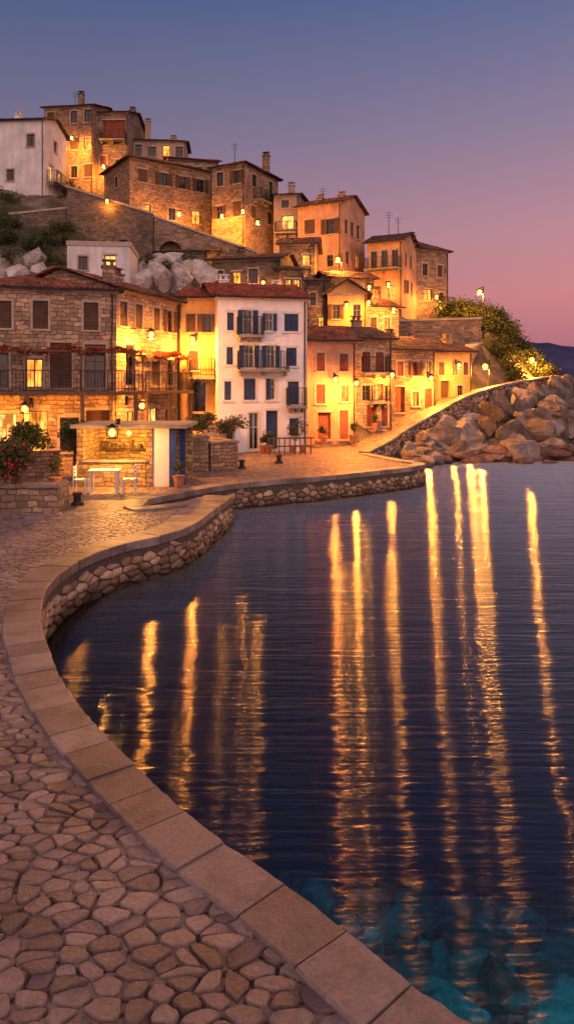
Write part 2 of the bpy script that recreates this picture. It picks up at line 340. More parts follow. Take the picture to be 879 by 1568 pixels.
house('stone_house',(5.6,50.6),(8.1,51.6),5,5.5,9.9,stoneD,roofA,'gx',.8,front=[(.2,8.2,.5,.9,'cf'),(.6,8.2,.5,.9,'lf'),(.3,6.4,.5,.9,'f'),(.8,6.4,.5,.9,'cf')],chim=[(.7,.5,1.1)])
house('stone_cottage',(3.2,53.8),(6.6,54.6),4,8,12.4,stoneB,roofB,'gx',.7,front=auto(3,9,12.4,lit=.2,fl='',w=.55,h=.9))
# ---------------- upper tier
house('white_house',(-28.5,64.6),(-21.6,64.0),5,18,28.0,plW2,roofB,'gx',.8,front=[(.82,25.6,.7,1.1,'f'),(.55,22.6,.7,1,'f'),(.86,20.2,.9,1,'c')],right=[(.3,22.8,.9,1.5,'y'),(.7,22.8,.9,1.5,'l'),(.5,25.8,.7,1,'f'),(.4,19.8,.8,1.1,'s')],rbalc=[(.5,22.7,4,1.0)],frame=frameD,chim=[(.5,.3,1)])
house('stone_house',(-25.1,74.4),(-19.8,73.6),8,22,33.0,stoneA,roofB,'gx',1.1,front=auto(4,24,33,lit=.08,fl='',w=.8,h=1.2),right=auto(3,24,33,lit=0,fl=''),chim=[(.55,.2,1.8)])
house('stone_house',(-19.7,74.6),(-16.4,74.4),7,22,32.6,stoneB,roofA,'gx',1.1,front=[(.55,29.7,2.3,2.1,'D'),(.2,27,.7,1.1,'cf'),(.7,26.6,.7,1.1,'f')],balc=[(.55,29.6,2.6,.9)],shut=shR,chim=[(.8,.4,1.2)])
house('plaster_house',(-16.6,76.4),(-10.8,77),7,22,30.4,plG,roofB,'shed',1.1,front=auto(4,24,30.4,lit=.05,fl='f'),chim=[(.25,.1,2.2),(.7,.4,1.2)])
house('plaster_house',(-11.8,71.5),(-6.9,72.6),6,20,26.9,stoneA,roofC,'gx',1.0,front=auto(4,22,26.9,lit=.05,fl='f'))
house('stone_house',(-13.7,62.6),(-7.0,67.2),6.2,16.5,24.2,stoneA,roofA,'hip',1.2,front=[(.15,22.2,.8,1.15,'c'),(.4,22.2,.8,1.15,'s'),(.63,22.2,.7,1.15,'s'),(.85,22.2,.8,1.15,'s'),(.2,19,.8,1.3,'lf'),(.5,19.2,.7,1.1,'f'),(.8,19.2,.8,1.2,'l')],left=[(.5,22.2,.7,1,'f'),(.6,19,.9,1.5,'l')])
house('stone_tower_house',(-6.6,63.2),(-3.6,61.6),5.9,14,23.4,stoneA,roofA,'hip',1.1,front=auto(2,16,23.4,lit=.2,fl='s',w=.75,h=1.2,skip=0),right=auto(2,16,23.4,lit=.1,fl='c',skip=0),chim=[(.9,.6,1.5)],rbalc=[(.4,20.6,2,.8)])
house('plaster_house',(-1.2,64.5),(1.1,64.2),6,13,21.4,plG,roofB,'shed',.7,front=[(.55,18.3,1.1,1.2,'y'),(.5,15.6,1.1,1.2,'y'),(.45,20.2,.7,.7,'f')],balc=[(.5,17.9,2,.8)],chim=[(.5,.2,1)])
house('plaster_house',(.95,63.2),(4.6,61.2),5.2,12,20.0,plP,roofA,'gx',1.0,front=[(.28,17.5,1.0,1.25,'c'),(.75,17.3,.8,1.3,'s'),(.28,14.5,.9,1.2,'y'),(.75,14.5,.6,1,'f'),(.5,12.5,.8,1.1,'c')],right=[(.2,17.4,.6,1.2,'c'),(.45,17.4,.6,1.2,'c'),(.7,17.4,.6,1.2,'c'),(.25,14.8,.6,1.1,'c'),(.65,14.8,.6,1.1,'lf')],shut=shB,trim=trimS,chim=[(.7,.4,1.0),(.2,.4,1)])
house('plaster_house',(6.9,62.0),(9.7,60.6),4.2,10,16.6,plP,roofB,'gx',.9,front=[(.2,14.3,.55,1.5,'f'),(.5,14.3,.55,1.5,'f'),(.8,14.3,.55,1.5,'f'),(.3,11.6,.6,1.2,'c'),(.7,11.6,.6,1.2,'l')],right=[(.25,14.5,.5,1.1,'c'),(.6,14.5,.5,1.1,'c'),(.25,12.2,.5,1.1,'s'),(.65,12.2,.5,1.1,'c')],balc=[(.5,14.2,3,1)],trim=trimS)
house('stone_house',(11.4,64.2),(14.8,66.2),5,9.5,16.6,stoneB,roofB,'hip',1.2,front=[(.3,14.2,.6,1.1,'f'),(.75,14.2,.6,1.1,'cf'),(.4,12,.9,1,'l'),(.8,11.6,.6,1.2,'f')],balc=[(.85,11.4,1.4,.9)],chim=[(.1,.2,1.2)])
house('stone_cottage',(-20.5,60.5),(-17.4,60),5,14,18.6,stoneC,roofB,'shed',.8,front=auto(2,15,18.6,lit=.3,fl='',w=.6,h=.9))
house('stone_cottage',(-.6,56.5),(2.2,56.2),4,11,15.4,stoneB,roofB,'gx',.8,front=auto(2,12,15.4,lit=.4,fl='',w=.6,h=.9))
# ---------------- arched terrace wall
def arched_wall(name,A,B,zt0,zt1,zb,arches,mat,th=.7):
    E=empty(name); A=V((*A,0));B=V((*B,0));L=(B-A).length;e=(B-A)/L;n=V((e.y,-e.x,0)); mb=MB()
    us=set([0,L])
    for (u,w,zs,hh) in arches:
        for k in range(17): us.add(u-w/2*math.cos(math.pi*k/16))
    us=sorted(us)
    def bot(u,side):
        for (c,w,zs,hh) in arches:
            if c-w/2-1e-6<=u<=c+w/2+1e-6 and not (abs(u-(c-w/2))<1e-6 and side<0) and not (abs(u-(c+w/2))<1e-6 and side>0):
                x=(u-c)/(w/2); return zs+(hh)*math.sqrt(max(0,1-x*x)),True
        return zb,False
    top=lambda u: zt0+(zt1-zt0)*u/L
    P=lambda u,z,d=0: V((A.x+e.x*u-n.x*d,A.y+e.y*u-n.y*d,z))
    for a,b in zip(us,us[1:]):
        (za,fa),(zb_,fb)=bot(a,1),bot(b,-1)
        mb.face([P(a,za),P(b,zb_),P(b,top(b)),P(a,top(a))],[(a,za),(b,zb_),(b,top(b)),(a,top(a))])
        if fa and fb: mb.face([P(a,za),P(b,zb_),P(b,zb_,th),P(a,za,th)])
    for (c,w,zs,hh) in arches:
        for s_ in (-1,1): mb.face([P(c+s_*w/2,zb),P(c+s_*w/2,zs),P(c+s_*w/2,zs,th),P(c+s_*w/2,zb,th)])
    mb.build('wall_face',mat,E)
    m2=MB(); m2.face([P(0,zb,th),P(L,zb,th),P(L,zt1,th),P(0,zt0,th)]); m2.build('wall_back',stoneC,E)
    m3=MB(); m3.box(P(-.1,zt0+.003,-.08),e*(L+.2)+V((0,0,zt1-zt0)),-n*(th+.16),V((0,0,.16))); m3.build('coping',trimS,E)
arched_wall('arched_terrace_wall',(-17.6,57.6),(-10.6,57.0),20.2,17.8,10,[(4.6,1.7,15.0,.9)],stoneC)
arched_wall('arched_terrace_wall',(-10.55,57.1),(-2.5,57.6),17.7,14.9,9,[(1.3,1.9,14.8,1.0),(3.9,1.9,14.2,.9)],stoneB)
arched_wall('retaining_wall',(8.4,55.4),(15.2,56.4),9.2,9.5,3,[],stoneB)
arched_wall('retaining_wall',(-30,59),(-17.7,57.8),17.5,18.5,8,[],stoneC)
arched_wall('retaining_wall',(12.4,51.5),(15.2,56.3),6.5,7.6,3,[],stoneA)
# ------------------------------------------------------------ paths and quay
def catmull(P,step=.12):
    P=[V(p) for p in P]; Q=[P[0]*2-P[1]]+P+[P[-1]*2-P[-2]]; out=[]
    for i in range(1,len(Q)-2):
        n=max(2,int((Q[i+1]-Q[i]).length/step))
        for k in range(n):
            t=k/n; a,b,c,d=Q[i-1],Q[i],Q[i+1],Q[i+2]
            out.append(.5*((2*b)+(c-a)*t+(2*a-5*b+4*c-d)*t*t+(3*b-a-3*c+d)*t**3))
    out.append(P[-1]); return out
class Path:
    def __init__(s,P,step=.12,smooth=True):
        s.p=catmull(P,step) if smooth else [V(p) for p in P]
        s.s=[0]
        for a,b in zip(s.p,s.p[1:]): s.s.append(s.s[-1]+(b-a).length)
        s.L=s.s[-1]; s.arr=np.array([p[:] for p in s.p]); s.sa=np.array(s.s)
    def at(s,d):
        d=max(0,min(s.L,d)); p=[float(np.interp(d,s.sa,s.arr[:,k])) for k in range(s.arr.shape[1])]
        e=.08; q0=[float(np.interp(max(0,d-e),s.sa,s.arr[:,k])) for k in (0,1)]; q1=[float(np.interp(min(s.L,d+e),s.sa,s.arr[:,k])) for k in (0,1)]
        t=V((q1[0]-q0[0],q1[1]-q0[1],0)).normalized()
        return V((p[0],p[1],p[2] if len(p)>2 else 0)),t,V((t.y,-t.x,0))
P1=Path([(9,-4),(6,.3),(3.6,1.9),(2.0,2.95),(.906,3.82),(.569,4.155),(.326,4.45),(-.042,4.857),(-.32,5.12),(-.70,5.516),(-1.195,6.13),(-1.697,6.8),(-2.17,7.48),(-2.71,8.4),(-3.14,9.3),(-3.5,10.1),(-3.8,11),(-4.03,11.87),(-4.12,12.9),(-3.98,14.2),(-3.5,15.35),(-2.92,16.1),(-2.52,16.85),(-2.26,17.8),(-2.08,19.2),(-1.84,21.0),(-1.7,22.0)])
PN=Path([(-1.7,22.0),(-2.4,22.15),(-3.1,20.7),(-4.05,20.0),(-4.15,21.4),(-3.0,23.3)],smooth=False)
P2=Path([(-3.0,23.3),(-1.8,24.75),(-.46,25.7),(.98,26.5),(3.1,28.1),(4.8,29.5),(5.75,30.6),(5.9,31.4),(5.3,32.6),(4.6,34.3),(4.05,36)])
P3=Path([(4.05,36,.95),(5.5,38.5,1.35),(7,41,1.9),(9.3,43.5,2.8),(11.8,45.8,3.75),(16,50.5,4.5),(21.6,57,5.05),(23.5,60,4.6)])
QZ=.9
# cell clipping
def cells(pts,ax,ay,gap,cut=.2):
    q=pts/np.array([ax,ay]); N=len(q); out=[]
    for i in range(N):
        d=q-q[i]; dd=(d**2).sum(1); near=np.argpartition(dd,min(16,N-1))[:17]
        poly=[(-1.3,-1.3),(1.3,-1.3),(1.3,1.3),(-1.3,1.3)]
        for j in near:
            if j==i: continue
            L=math.sqrt(dd[j]); nx,ny=d[j][0]/L,d[j][1]/L; lim=L/2-gap/2
            np_=[]
            for k in range(len(poly)):
                a=poly[k];b=poly[(k+1)%len(poly)]; da=a[0]*nx+a[1]*ny-lim; db=b[0]*nx+b[1]*ny-lim
                if da<=0: np_.append(a)
                if da*db<0: t=da/(da-db); np_.append((a[0]+(b[0]-a[0])*t,a[1]+(b[1]-a[1])*t))
            poly=np_
            if len(poly)<3: break
        if len(poly)<3: continue
        rp=[]
        for k in range(len(poly)):
            a=poly[k];b=poly[(k+1)%len(poly)]
            l=math.hypot(b[0]-a[0],b[1]-a[1])
            if l<.1: rp.append(((a[0]+b[0])/2,(a[1]+b[1])/2)); continue
            for t in (cut,.5,1-cut) if l>.5 else (cut,1-cut): rp.append((a[0]+(b[0]-a[0])*t,a[1]+(b[1]-a[1])*t))
        if len(rp)<3: continue
        out.append([((x+q[i][0])*ax,(y+q[i][1])*ay) for x,y in rp])
    return out
def stones(mb,polys,fn,h=.05,jit=.012,ins=.85,dome=.006,wob=.0,tilt=.05):
    for po in polys:
        n=len(po); cx=sum(p[0] for p in po)/n; cy=sum(p[1] for p in po)/n; hh=h+U(-jit,jit); tx,ty=U(-tilt,tilt),U(-tilt,tilt); t=R()
        vs=[];F=lambda x,y,c: fn(x,y,c+(x-cx)*tx+(y-cy)*ty)
        ww=[1-abs(wob*1.6*noise.noise(V((x*14,y*14,t*9)))) for (x,y) in po]
        for sc_,c in ((1,-.04),(1,hh*.45),((1+ins)/2+.02,hh*.88),(ins,hh)):
            for w,(x,y) in zip(ww,po):
                vs.append(F(cx+(x-cx)*sc_*w,cy+(y-cy)*sc_*w,c))
        vs.append(F(cx,cy,hh+dome)); fs=[]
        for r in range(3):
            for k in range(n): fs.append((r*n+k,r*n+(k+1)%n,(r+1)*n+(k+1)%n,(r+1)*n+k))
        for k in range(n): fs.append((3*n+k,3*n+(k+1)%n,4*n))
        mb.idx(vs,fs,t=t)
def seeds(x0,x1,y0,y1,dx,dy,j=.33,drop=0):
    o=[];r=0;y=y0
    while y<y1:
        x=x0+(dx/2 if r%2 else 0)
        while x<x1:
            if R()>drop: o.append((x+U(-j,j)*dx,y+U(-j,j)*dy))
            x+=dx
        y+=dy;r+=1
    return np.array(o)
def kw(P,d):
    if P is P1:
        y=P.at(d)[0].y
        return float(np.interp(y,[0,6,12,16,18,22],[.38,.4,.5,.6,.8,.85]))
    return .5
sd=seeds(-11,3,1.2,20,.19,.1,.45,.14)
def keep(p,P,m):
    d=(P.arr[:,0]-p[0])**2+(P.arr[:,1]-p[1])**2; i=int(d.argmin()); q,t,r=P.at(P.s[i]); 
    return (p[0]-q.x)*r.x+(p[1]-q.y)*r.y< -m(P.s[i])
sel=np.array([p for p in sd if p[0]>-.42*p[1]-1.4 and p[1]<19.2 and keep(p,P1,lambda s:kw(P1,s)-.03)])
cob=MB(); stones(cob,cells(sel,.19,.13,.095,.21),lambda x,y,c:V((x,y,QZ-.03+c)),h=.028,jit=.006,ins=.91,dome=.001,wob=.13,tilt=.06)
cobM=m_tint('cobblestone',[(0,(.15,.108,.098)),(.35,(.235,.175,.165)),(.7,(.3,.225,.21)),(1,(.38,.28,.24))],.4,30,.022,.5,1.3,(.6,.57,.56))
cob.build('cobblestone_paving',cobM,smooth=False)
# kerb slabs + walls
kerbM=m_tint('kerb_stone',[(0,(.17,.132,.125)),(1,(.31,.25,.235))],.48,34,.014,.5,1.6,(.4,.37,.36))
wallStM=m_tint('quay_wall_stone',[(0,(.18,.11,.07)),(.4,(.36,.23,.15)),(.8,(.5,.35,.23)),(1,(.62,.47,.34))],.7,14,.03,.5,3,(.4,.35,.3),wet=(.05,.4))
mortarN=NT('mortar'); _n=mortarN.noise(mortarN.coord(),8,5).outputs[0]; mortarN.pr(mortarN.mix(1,mortarN.ramp(_n,[(.3,(.045,.033,.027)),(.7,(.1,.075,.06))]),mortarN.zramp(.05,.4,(.3,.3,.3)),'MULTIPLY'),.9,mortarN.bump(_n,.02)); mortarM=mortarN.mat
def kerb(P,name,zf=lambda p:QZ,sl=.62,th=.16,prot=.05):
    mb=MB(); d=0
    while d<P.L-.1:
        l=min(sl*U(.75,1.25),P.L-d); dz=U(-.006,.008); pts=[]
        m=6
        for k in range(m+1):
            s_=d+.009+(l-.018)*k/m; p,t,r=P.at(s_); w=kw(P,s_); z=zf(p)+dz
            pts.append((p+r*(prot+U(-.009,.009)),p-r*(w+U(-.004,.004)),z+U(-.002,.002)))
        vs=[];b=.016
        for o,i,z in pts:
            dr=(i-o).normalized()
            for q,c in ((o,z-th),(o,z+.02-b),(o+dr*b,z+.02),(i-dr*b,z+.02),(i,z+.02-b),(i,z-th)): vs.append(V((q.x,q.y,c)))
        fs=[]
        for k in range(m):
            for j in range(5): fs.append((k*6+j,(k+1)*6+j,(k+1)*6+j+1,k*6+j+1))
        fs.append((0,1,2,3,4,5)); fs.append(tuple(m*6+j for j in range(5,-1,-1)))
        mb.idx(vs,fs,t=R()); d+=l
    return mb.build(name,kerbM)
kerb(P1,'quay_kerb',sl=.5); kerb(PN,'quay_kerb'); kerb(P2,'quay_kerb')
def qwall(P,name,zb,ztf,ax=.3,ay=.17,h=.05):
    E=empty(name)
    mb=MB(); n=int(P.L/.15)
    for k in range(n):
        a,_,ra=P.at(P.L*k/n); b,_,rb=P.at(P.L*(k+1)/n)
        mb.face([V((a.x,a.y,zb)),V((b.x,b.y,zb)),V((b.x,b.y,ztf(b))),V((a.x,a.y,ztf(a)))])
    mb.build('mortar_core',mortarM,E)
    top=max(ztf(P.at(P.L*k/20)[0]) for k in range(21))
    sd=seeds(0,P.L,-.55,top,ax,ay,.42,.1); pol=cells(sd,ax,ay*1.15,.1)
    pol=[po for po in pol if max(y for x,y in po)<ztf(P.at(po[0][0])[0])+.02 and min(x for x,y in po)>-.1 and max(x for x,y in po)<P.L+.1]
    def fn(s_,z,c):
        p,t,r=P.at(s_); q=p+r*c+t*(min(0,s_)+max(0,s_-P.L)); return V((q.x,q.y,z))
    st=MB(); stones(st,pol,fn,h=h,jit=.025,ins=.7,dome=.02,wob=.12,tilt=.12); st.build('wall_stones',wallStM,E)
qwall(P1,'quay_wall',-2.5,lambda p:QZ-.15,.34,.15); qwall(PN,'quay_wall',-2.5,lambda p:QZ-.15); qwall(P2,'quay_wall',-2.5,lambda p:QZ-.15)
qwall(P3,'ramp_wall',-1.5,lambda p:p.z-.1,.34,.2)
kerb(P3,'ramp_parapet_coping',lambda p:p.z,.7,.12)
# inner face of ramp parapet
mb=MB(); n=80
for k in range(n):
    a,_,ra=P3.at(P3.L*k/n); b,_,rb=P3.at(P3.L*(k+1)/n); a2=a-ra*.45;b2=b-rb*.45
    mb.face([V((a2.x,a2.y,a.z-1)),V((b2.x,b2.y,b.z-1)),V((b2.x,b2.y,b.z-.1)),V((a2.x,a2.y,a.z-.1))])
mb.build('ramp_parapet',stoneB)
# pavement sheet
out=[]
for P in (P1,PN,P2):
    for k in range(int(P.L/.25)+1):
        p,t,r=P.at(min(P.L,k*.25)); q=p-r*.1
        if P is PN: q=p
        out.append((q.x,q.y))
out+=[(4.0,36.5),(5.2,39.5),(5.2,43),(-60,43),(-60,-14),(9,-14)]
o2=[out[0]]
for p in out[1:]:
    if math.hypot(p[0]-o2[-1][0],p[1]-o2[-1][1])>.08: o2.append(p)
res=geometry.delaunay_2d_cdt([V(p) for p in o2],[],[list(range(len(o2)))],1,1e-5)
me=bpy.data.meshes.new('quay_pavement'); me.from_pydata([(v.x,v.y,QZ-.03) for v in res[0]],[],[list(f) for f in res[2]]); ob=bpy.data.objects.new('quay_pavement',me); COL.objects.link(ob)
N=NT('stone_paving'); c=N.coord('Object',(1,1.5,1))
vd=N.n('ShaderNodeTexVoronoi',feature='DISTANCE_TO_EDGE'); vd.inputs['Scale'].default_value=3.6; N.l(c,vd.inputs['Vector'])
vc=N.n('ShaderNodeTexVoronoi'); vc.inputs['Scale'].default_value=3.6; N.l(c,vc.inputs['Vector'])
sp=N.n('ShaderNodeSeparateColor'); N.l(vc.outputs['Color'],sp.inputs[0])
cc=N.ramp(sp.outputs[0],[(0,(.24,.165,.13)),(1,(.4,.28,.22))])
e=N.ramp(vd.outputs['Distance'],[(0.02,(.22,.2,.18)),(.1,(1,1,1))])
n2=N.noise(N.coord(),.6,5).outputs[0]
cc=N.mix(1,cc,e,'MULTIPLY'); cc=N.mix(.7,cc,N.ramp(n2,[(.35,(.6,.55,.5)),(.65,(1.15,1.1,1.05))]),'MULTIPLY')
N.pr(cc,.6,N.bump(e,.02)); me.materials.append(N.mat)
# mooring steps in the notch
E=empty('quay_steps'); mb=MB()
for k in range(3): mb.box((-3.95+k*.35,21.2-.05*k,-.5),(.36,.1,0),(.5,1.3,0),(0,0,1.15-.3*k-.0))
mb.build('step_blocks',kerbM,E)
# ------------------------------------------------------------ terrain
hx=[-80,-60,-35,-20,-8,0,5,12,15,17.5,19.7,21.6,24,28,32]; hz=[26,24,22,20.3,16,14,12,9.6,10.6,9.9,7.0,4.8,2.6,-1.5,-4]
def Hr(x): return float(np.interp(x,hx,hz))
p3=P3.arr
def Yp(x): return float(np.interp(x,[4.05]+list(p3[::5,0])+[24,30],[36]+list(p3[::5,1])+[60,64]))
def Rz(x): return float(np.interp(x,p3[:,0],p3[:,2]))-.45
def H(x,y):
    if x<4.3: y0=40;zb=QZ-.06
    else: y0=Yp(x)+3.6; zb=Rz(x)
    t=max(0,min(1,(y-y0)/(61-y0))) if y0<60.5 else 1
    z=zb+(Hr(x)-zb)*(t**.85)
    if y>62: z+=min(y-62,20)*.3*max(0,min(1,(8-x)/15))
    if x>8 and y>68: z-= (y-68)*.8
    if y>100: z-=(y-100)*.5
    if t>0: z+=.5*noise.noise(V((x*.3,y*.3,0)))*min(1,t*6)
    if x>4.05 and y<Yp(x)+.25: z=-3.5
    return max(z,-6)
mb=MB(); xs=np.arange(-80,34,.75); ys=np.arange(38,130,.75)
vs=[V((x,y,H(x,y))) for y in ys for x in xs]; nx=len(xs); fs=[]
for j in range(len(ys)-1):
    for i in range(nx-1): fs.append((j*nx+i,j*nx+i+1,(j+1)*nx+i+1,(j+1)*nx+i))
mb.idx(vs,fs)
N=NT('hillside_ground'); ob=N.coord(); n=N.noise(ob,.35,8,.65).outputs[0]; n2=N.noise(ob,3,6,.7).outputs[0]
cc=N.ramp(n,[(.38,(.035,.045,.018)),(.5,(.11,.085,.055)),(.62,(.26,.21,.17))]); cc=N.mix(.8,cc,N.ramp(n2,[(.3,(.45,.45,.45)),(.7,(1.2,1.2,1.2))]),'MULTIPLY')
N.pr(cc,.95,N.bump(n2,.3)); mb.build('hillside_terrain',N.mat,smooth=True)
# ramp road surface
mb=MB(); n=90
for k in range(n):
    a,_,ra=P3.at(P3.L*k/n); b,_,rb=P3.at(P3.L*(k+1)/n)
    for j in range(3):
        w0,w1=.44+j*1.1,.44+(j+1)*1.1
        q=[a-ra*w0,b-rb*w0,b-rb*w1,a-ra*w1]
        zs=[a.z,b.z,b.z,a.z]; mb.face([V((q[i].x,q[i].y,max(QZ-.02,zs[i]-.4))) for i in range(4)])
mb.build('ramp_road',bpy.data.materials['stone_paving'])
# ------------------------------------------------------------ rocks
def ico(sub):
    bm=bmesh.new(); bmesh.ops.create_icosphere(bm,subdivisions=sub,radius=1); vs=[v.co.copy() for v in bm.verts]; fs=[tuple(v.index for v in f.verts) for f in bm.faces]; bm.free(); return vs,fs
ICO={k:ico(k) for k in (1,2,3,4)}
def rock(mb,c,s,sub=3,yaw=None,planes=9,rough=.22,fine=1):
    vs,fs=ICO[sub]; o=V((U(-50,50),U(-50,50),U(-50,50))); pl=[(V((U(-1,1),U(-1,1),U(-.6,1))).normalized(),U(.4,.78)) for _ in range(planes+5)]
    ya=U(0,6.28) if yaw is None else yaw; M=Matrix.Rotation(ya,3,'Z')@Matrix.Rotation(U(-.25,.25),3,'X')@Matrix.Rotation(U(-.2,.2),3,'Y'); res=[]
    for v in vs:
        w=v*(1+rough*noise.noise(v*1.4+o))
        for nn,d in pl:
            k=w.dot(nn)
            if k>d: w=w-nn*(k-d)*.98
        w=w*(1+(.05*noise.noise(v*5+o)+.05*noise.noise(v*12+o))*fine)
        w=M@V((w.x*s[0],w.y*s[1],w.z*s[2]))*1.3; res.append(w+V(c))
    mb.idx(res,fs,t=U(0,1))
rockM=m_tint('grey_limestone',[(0,(.16,.125,.11)),(.5,(.3,.245,.215)),(1,(.47,.4,.36))],.8,3,.4,.4,.9,(.3,.27,.25),wet=(-.05,.35))
redM=m_tint('red_brown_rock',[(0,(.2,.11,.075)),(1,(.36,.22,.155))],.5,3,.3,.5,1.2,(.34,.28,.25),wet=(-.05,.15))
def yw_(x): return 40.4+(x-8)*.12
def fz(x,y):
    y1=Yp(x); yw=yw_(x)
    if yw>y1-1: yw=y1-1.5
    return max(0,min(1,(y-yw)/(y1-yw)))
mb=MB()
for i in range(80):
    x=U(6.4,10.2); t=R(); y1=Yp(x); y=y1-.3-t*2.6; s_=U(.32,.75); rock(mb,(x,y,(1-t)*min(1.2,Rz(x)-.6)+U(-.1,.2)),(s_*1.25,s_,s_*.8))
for i in range(420):
    y=U(41,60); x=U(9.2,24.5)
    if y>Yp(x)-.3 or x>.4*y or y<yw_(x)+.4: continue
    t=fz(x,y); s_=U(.35,1.15); top=min(Rz(x)-.4,3.8)
    rock(mb,(x,y,t*top*U(.7,1.05)+U(-.25,.2)),(s_*1.4,s_,s_*.9))
mb.build('shore_rocks',rockM)
mb=MB()
for i in range(64):
    x=U(8.8,16.4); y=yw_(x)+U(-.5,2.2); s_=U(.4,.95); rock(mb,(x,y,U(0,.55)),(s_*1.9,s_*.9,s_*.5),yaw=U(-.4,.4))
for i in range(10):
    x=U(10,17); y=yw_(x)-U(.4,1.6); s_=U(.25,.5); rock(mb,(x,y,U(-.1,.1)),(s_*1.6,s_*.9,s_*.6))
mb.build('waterline_rocks',redM)
mb=MB()
for (x,y,z,a,b,c) in [(14.0,47.3,2.3,1.6,1.2,1.7),(16.0,49.2,2.7,1.9,1.3,2.1),(18.0,51.2,2.8,2.0,1.4,2.3),(19.8,53.2,3.2,2.0,1.5,2.3),(21.2,55.2,2.9,2.0,1.8,2.6),(22.8,57.4,1.6,2.0,1.8,2.4),(24.4,59,.2,2.2,1.8,2.0),(26.5,61,-.5,2.0,1.8,1.5),(28.8,63,-1,1.8,1.8,1.2),(12.6,45.8,1.7,1.2,.9,1.3),(17.2,50.2,3.6,1.0,.8,1.1),(20.6,54,4.2,1,1,1.0),(19.4,51.0,1,1.6,1.3,1.9),(21.3,53.6,.9,1.6,1.3,1.8),(22.6,56,.3,1.5,1.3,1.5)]:
    rock(mb,(x,y,z),(a,b,c),4,planes=20,rough=.6)
mb.build('cape_cliff',rockM)
mb=MB()
for i in range(34):
    x=U(-22,-5); y=U(42.5,52)
    rock(mb,(x,y,H(x,y)+.1),(U(.6,1.3),U(.5,1),U(.4,.9)))
for (x,y,z) in [(-9.3,47.6,12.0),(-8.3,47.0,12.3),(-7.4,47.6,12.5),(-6.6,47.4,12.2),(-8.0,46.4,11.4),(-6.9,46.5,11.4),(-5.9,47.6,11.6),(-9.0,46.2,11.2),(-17,45.5,11.4),(-18.3,46.2,11.8),(-15.8,46,11.6),(-16.6,47,12.4),(-19.5,47,12.4)]:
    rock(mb,(x,y,z),(U(.7,1.2),.8,U(.7,1.1)),4,planes=16,rough=.5)
mb.build('hillside_boulders',m_tint('pale_boulder',[(0,(.4,.36,.34)),(1,(.6,.55,.53))],.9,4,.12,.3,1.5,(.45,.42,.4)))
# ------------------------------------------------------------ foliage
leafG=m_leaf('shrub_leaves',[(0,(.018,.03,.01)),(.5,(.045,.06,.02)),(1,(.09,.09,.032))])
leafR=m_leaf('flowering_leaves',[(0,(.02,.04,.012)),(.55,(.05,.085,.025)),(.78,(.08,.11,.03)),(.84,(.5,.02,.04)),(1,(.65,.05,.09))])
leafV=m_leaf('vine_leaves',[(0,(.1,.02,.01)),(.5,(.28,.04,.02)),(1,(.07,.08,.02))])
def clump(mb,c,r,n,ls,flower=0):
    subs=[]
    for k in range(7):
        d=V((U(-1,1),U(-1,1),U(-.5,1))).normalized(); subs.append((V((d.x*r[0],d.y*r[1],d.z*r[2]))*U(.25,.65),U(.35,.6)))
    for i in range(n):
        o,f=random.choice(subs); d=V((random.gauss(0,1),random.gauss(0,1),random.gauss(0,1))).normalized()*U(.55,1.05)*f
        p=V(c)+o+V((d.x*r[0],d.y*r[1],d.z*r[2]))
        a=V((U(-1,1),U(-1,1),U(-.4,.9))).normalized()*ls*U(.6,1.3); b=a.orthogonal().normalized(); b.rotate(Matrix.Rotation(U(0,6.28),3,a)); b*=ls*U(.3,.5)
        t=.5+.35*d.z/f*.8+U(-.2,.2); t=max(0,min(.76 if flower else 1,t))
        if flower and R()<flower: t=U(.86,1); a*=.8; b=b*1.3
        i0=len(mb.v); mb.v.extend([tuple(p-a*.5),tuple(p+b*.6),tuple(p+a*.6),tuple(p-b*.6)]); mb.f.append([i0,i0+1,i0+2,i0+3]); mb.uv.extend([(0,0)]*4); mb.m.append(0); mb.t.append(t)
def infoot(x,y,m=.6):
    p=V((x,y,0))
    for A,e,inn,L,D in FOOT:
        q=p-A
        if -m<q.dot(e)<L+m and -m-.6<q.dot(inn)<D+m: return True
    return False
mb=MB()
for i in range(210):
    x=U(13.8,22.5); y=U(55.5,66)
    if y<Yp(x)+1.6 or infoot(x,y): continue
    if x<15.3 and y<57: continue
    if abs(x-15.3)<1.0 and abs(y-57.3)<1.6: continue
    if abs(x-19.7)<1.3 and y<59.5: continue
    s_=U(.7,1.4); clump(mb,(x,y,H(x,y)+s_*.35),(s_*1.2,s_*1.2,s_),330,.22)
k=0
while k<130:
    x=U(-30,9); y=U(43,74)
    if infoot(x,y,1.0): continue
    if abs(y-57.3)<1 and x<-2: continue
    if -10<x<-5 and 44<y<49: continue
    k+=1; s_=U(.5,1.1); clump(mb,(x,y,H(x,y)+s_*.3),(s_*1.2,s_*1.2,s_),240,.2)
for i in range(40):
    x=U(-26,-16.5); y=U(50,57); s_=U(.7,1.2); clump(mb,(x,y,H(x,y)+s_*.4),(s_*1.2,s_*1.2,s_),320,.2)
for (x,y,z) in [(-7.8,46.2,12.0),(-6.4,46.8,12.6),(-8.8,46.4,12.4),(-17.6,45.4,12.3)]: clump(mb,(x,y,z),(.6,.4,.5),260,.14)
mb.build('hillside_shrubs',leafG)
